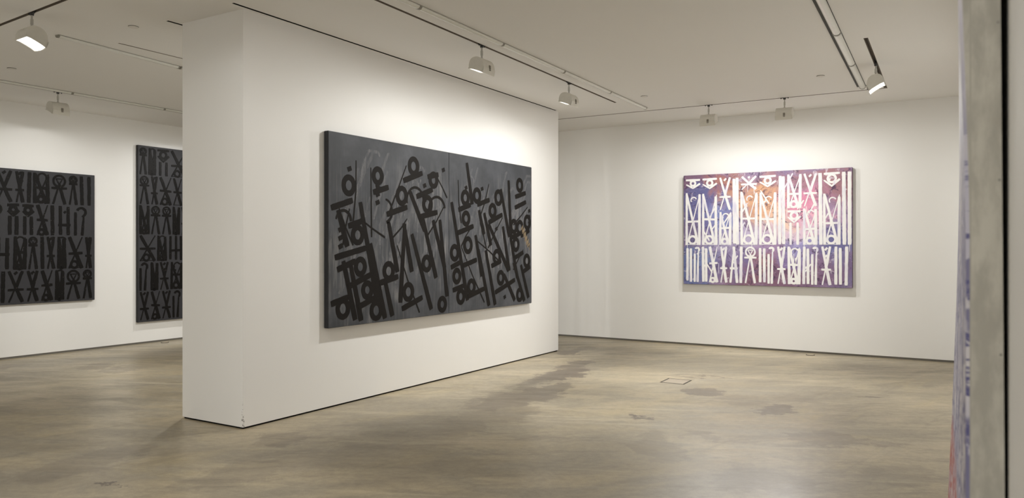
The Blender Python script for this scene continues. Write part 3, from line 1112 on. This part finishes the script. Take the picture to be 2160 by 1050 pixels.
def make_lamp(label, x, y, rz, tilt=0.0, power=1.0, group='wall-washer lamps on the ceiling tracks'):
    root = thing('track_lamp', label, 'lamp', (x, y, H), rz, group)
    # the adapter hangs from the track; local -y is the aiming direction, x along the track
    bm = bmesh.new()
    add_box(bm, -.055, -.0065, -.004, .055, .0065, .025, .002)
    add_cyl(bm, 0, 0, -.024, -.004, .014, .018)
    for sx in (-.045, .045):
        add_cyl(bm, sx, 0, -.012, -.004, .006, .007, 12)
    obj('track_adapter', bm, M['adapter'], root)
    bm = bmesh.new()
    add_cyl(bm, 0, 0, -.055, -.022, .0085)
    add_cyl(bm, 0, 0, -.100, -.055, .0125)
    add_cyl(bm, 0, 0, -.140, -.100, .0085)
    add_cyl(bm, 0, 0, -.146, -.128, .028, .014)
    obj('stem', bm, M['stem'], root, smooth=True, angle=.6)
    R = Matrix.Translation((0, 0, -.215)) @ Matrix.Rotation(-tilt, 4, 'X')
    dome = head_profile()
    L = .106
    # housing: solid dome above the door frame
    bm = bmesh.new()
    prof = [(-p[0], p[1]) for p in dome]
    add_prism(bm, prof, -L + .004, L - .004)
    bmesh.ops.transform(bm, matrix=R, verts=bm.verts)
    obj('housing', bm, M['lampwhite'], root, smooth=True, angle=.5)
    # door frame: rear lip, two cheeks and a front bar round the opening
    bm = bmesh.new()
    rear = [(.087, -.0295), (.070, -.083), (.064, -.080), (.079, -.0295)]
    add_prism(bm, rear, -L, L)
    cheek = [(.087, -.0295), (.070, -.083), (.035, -.062), (-.01, -.042), (-.05, -.026), (-.089, -.018), (-.087, -.0085)]
    add_prism(bm, cheek, -L, -L + .005)
    add_prism(bm, cheek, L - .005, L)
    add_prism(bm, [(-.080, -.020), (-.089, -.017), (-.087, -.006), (-.080, -.008)], -L, L)
    bmesh.ops.transform(bm, matrix=R, verts=bm.verts)
    obj('door_frame', bm, M['lampwhite'], root)
    # lit lens, slightly arched
    bm = bmesh.new()
    lp = [(.066, -.074), (.035, -.055), (-.01, -.036), (-.05, -.022), (-.080, -.016)]
    for (a, b), (c, d) in zip(lp, lp[1:]):
        add_prism(bm, [(a, b), (c, d), (c, d + .004), (a, b + .004)], -L + .005, L - .005)
    bmesh.ops.transform(bm, matrix=R, verts=bm.verts)
    obj('lens', bm, M['lens'], root)
    # latch on the rear
    bm = bmesh.new()
    add_box(bm, -.022, .083, -.034, .004, .092, .004, .002)
    add_box(bm, -.022, .083, -.048, .004, .092, -.038, .002)
    bmesh.ops.transform(bm, matrix=R, verts=bm.verts)
    obj('latch', bm, M['lampgrey'], root)
    lo = bpy.data.objects.new('lamp_beam', beam(power))
    COL.objects.link(lo)
    lo.parent = root
    lo.location = R @ Vector((0, -.030, -.088))
    return root


# aiming: rotation 0 sends the beam to -y; +90 deg sends it to +x; -90 deg to -x; 180 deg to +y
G = 'wall-washer lamps on the ceiling tracks'
def hang(label, track, tilt=0.0, power=1.0, rz=0.0, group=G, **where):
    x, y = on_track('lighting_track_' + track, **where)
    (ax, ay), (bx, by), _ = SLOTS['lighting_track_' + track]
    turn = math.atan2(by - ay, bx - ax) if abs(bx - ax) > abs(by - ay) else math.atan2(-(bx - ax), by - ay)
    return make_lamp(label, x, y, rz + turn, tilt, power, group)


hang('lit lamp on the track before the diptych, nearer and larger of the pair', 'hall', -.06, .98, -PI / 2, y=6.157)
hang('lit lamp on the track before the diptych, farther and smaller of the pair', 'hall', -.04, 1.15, -PI / 2, y=8.094)
hang('left of two back-wall lamps above the colourful canvas, seen from behind', 'back', 0, .80, PI, x=-3.135)
hang('right of two back-wall lamps above the colourful canvas, seen from behind', 'back', 0, .72, PI, x=-2.131)
hang('lamp with a narrow glowing lens on the short track at upper right', 'right', .12, .5, PI / 2, y=8.976)
hang('big lamp with a glaring white lens in the upper left corner', 'near', .02, .3, 0, x=-6.753)
hang('lamp seen from behind on the far left wall track, above the square black canvas', 'left', 0, .38, -PI / 2, y=5.215)
# lamps of the same kind out of view
HID = 'unseen track lamp'
for (track, q, rz, pw) in (('left', dict(y=8.10), -PI / 2, .75), ('inner', dict(y=5.55), PI / 2, .7), ('inner', dict(y=7.6), PI / 2, .7),
                           ('rightnear', dict(y=2.55), PI / 2, .2), ('near', dict(x=-8.6), 0, .35), ('hall', dict(y=3.0), -PI / 2, .35),
                           ('street', dict(x=-4.8), 0, .8), ('street', dict(x=-2.8), 0, 1.0),  # four unseen street lamps added to raise the bounce light
                           ('street', dict(x=-.8), 0, .8), ('street', dict(x=1.2), 0, 1.0)):
    hang(HID, track, 0, pw, rz, 'lamps beyond the frame', **q)


# ------------------------------------------------------------------ surface tube lights (unlit)
def tube_light(label, x, y0, y1, width, group, rz=0.0, shadow_gap=0.0):
    root = thing('tube_light', label, 'tube light', (x, (y0 + y1) / 2, H), rz, group)
    L = (y1 - y0) / 2
    w = width / 2
    box('backing_strip', (-w - .004 - shadow_gap, -L, -.006, w + .004, L, 0), M['plate'] if shadow_gap else M['palestrip'], root)  # wider dark side strip stands in for the shaded slot beside the tube
    bm = bmesh.new()
    n = 12
    prof = [(w * math.cos(PI * i / n), -.006 - w * .85 * math.sin(PI * i / n)) for i in range(n + 1)]
    a = [bm.verts.new((p[0], -L + .012, p[1])) for p in prof]
    b = [bm.verts.new((p[0], L - .012, p[1])) for p in prof]
    for i in range(n):
        bm.faces.new((a[i], a[i + 1], b[i + 1], b[i]))
    bm.faces.new((a[0], b[0], b[n], a[n]))
    bm.faces.new(a)
    bm.faces.new(b[::-1])
    obj('diffuser', bm, M['tube'], root, smooth=True, angle=.6)
    for sgn in (-1, 1):
        bm = bmesh.new()
        r = w * 1.10
        prof = [(r * math.cos(PI * i / n), -.006 - r * .85 * math.sin(PI * i / n)) for i in range(n + 1)]
        ya, yb = (sgn * L, sgn * (L - .014))
        a = [bm.verts.new((p[0], ya, p[1])) for p in prof]
        b = [bm.verts.new((p[0], yb, p[1])) for p in prof]
        for i in range(n):
            bm.faces.new((a[i], a[i + 1], b[i + 1], b[i]))
        bm.faces.new((a[0], b[0], b[n], a[n]))
        bm.faces.new(a)
        bm.faces.new(b[::-1])
        obj('end_clip', bm, M['clip'], root)
    return root


ORD = ['first', 'second', 'third', 'fourth', 'fifth', 'sixth']


def tube_run(p0, p1, ys, width, where, group, from_end, shadow_gap=0.0):
    n = len(ys) - 1
    k_ = (p1[0] - p0[0]) / (p1[1] - p0[1])
    for k in range(n):
        o_ = n - 1 - k if from_end == 'far' else k
        lab = '%s tube light from the %s end, row %s' % (ORD[o_], from_end, where)
        ym = (ys[k] + ys[k + 1]) / 2
        tube_light(lab, p0[0] + k_ * (ym - p0[1]), ys[k] + .001, ys[k + 1] - .001, width, group, -math.atan(k_), shadow_gap)


tube_run((-3.865, 4.7), (-3.955, 10.1), [3.575, 4.885, 6.195, 7.515, 8.82, 10.10], .052, 'alongside the diptych track',
         'tube lights in front of the diptych', 'far')
tube_run((-7.25, 3.8), (-7.39, 5.16), [3.80, 5.16], .048, 'behind the free-standing wall', 'tube lights behind the free-standing wall', 'near')
tube_run((-7.39, 5.16), (-7.39, 7.84), [5.17, 6.50, 7.84], .048, 'continuing behind the free-standing wall', 'tube lights behind the free-standing wall', 'near')
tube_run((-9.78, 4.5), (-9.81, 9.0), [4.02, 5.316, 6.604, 7.90, 9.2], .048, 'beside the left wall track', 'tube lights by the left wall', 'near')
tube_run((-1.040, 6.433), (-1.165, 10.142), [4.80, 6.13, 7.46, 8.795, 10.14], .070, 'of wide tubes at upper right', 'tube lights at upper right', 'far', .022)


# ------------------------------------------------------------------ ceiling discs, floor boxes
def ceiling_disc(label, x, y):
    root = thing('sprinkler_cover', label, 'ceiling cover', (x, y, H), 0, 'round cover discs in the ceiling')
    bm = bmesh.new()
    add_cyl(bm, 0, 0, -.004, 0, .044, n=28)
    obj('gap_ring', bm, M['discrim'], root)
    bm = bmesh.new()
    add_cyl(bm, 0, 0, -.008, -.004, .041, .043, n=28)
    obj('cover_plate', bm, M['disc'], root)


ceiling_disc('small round ceiling cover beyond the end of the tube lights, above the back wall', -3.67, 9.33)
ceiling_disc('small round ceiling cover left of the wide tube run at upper right', -1.506, 9.28)
ceiling_disc('small round ceiling cover above the square black canvas at far left', -9.04, 4.26)
ceiling_disc('faint round ceiling cover between the near lamp and the free-standing wall', -6.404, 4.02)


def floor_cap(label, x, y):
    root = thing('floor_outlet', label, 'floor outlet', (x, y, 0), 0, 'round floor outlets')
    bm = bmesh.new()
    add_cyl(bm, 0, 0, 0, .006, .060, .056, 28)
    obj('rim', bm, M['groove'], root)
    bm = bmesh.new()
    add_cyl(bm, 0, 0, .006, .009, .050, .046, 28)
    obj('cap', bm, M['brass'], root)


floor_cap('round metal floor outlet near the back wall under the colourful painting', -1.955, 11.22)
floor_cap('round metal floor outlet near the left wall below the tall charcoal canvas', -10.92, 7.38)

hatch = thing('floor_hatch', 'rectangular floor hatch outlined by a dark seam in the open concrete floor', 'floor hatch', (-2.857, 8.225, 0), 0.02)
hw, hl = .138, .150
bm = bmesh.new()
g_ = .018
add_box(bm, -hw, -hl, 0, hw, -hl + g_, .0015)
add_box(bm, -hw, hl - g_, 0, hw, hl, .0015)
add_box(bm, -hw, -hl + g_, 0, -hw + g_, hl - g_, .0015)
add_box(bm, hw - g_, -hl + g_, 0, hw, hl - g_, .0015)
obj('seam', bm, M['groove'], hatch)
M['lid'] = plain('concrete_hatch_lid', s2l((138, 127, 110)), .5, .12, 14)
box('lid', (-hw + g_, -hl + g_, 0, hw - g_, hl - g_, .0012), M['lid'], hatch)
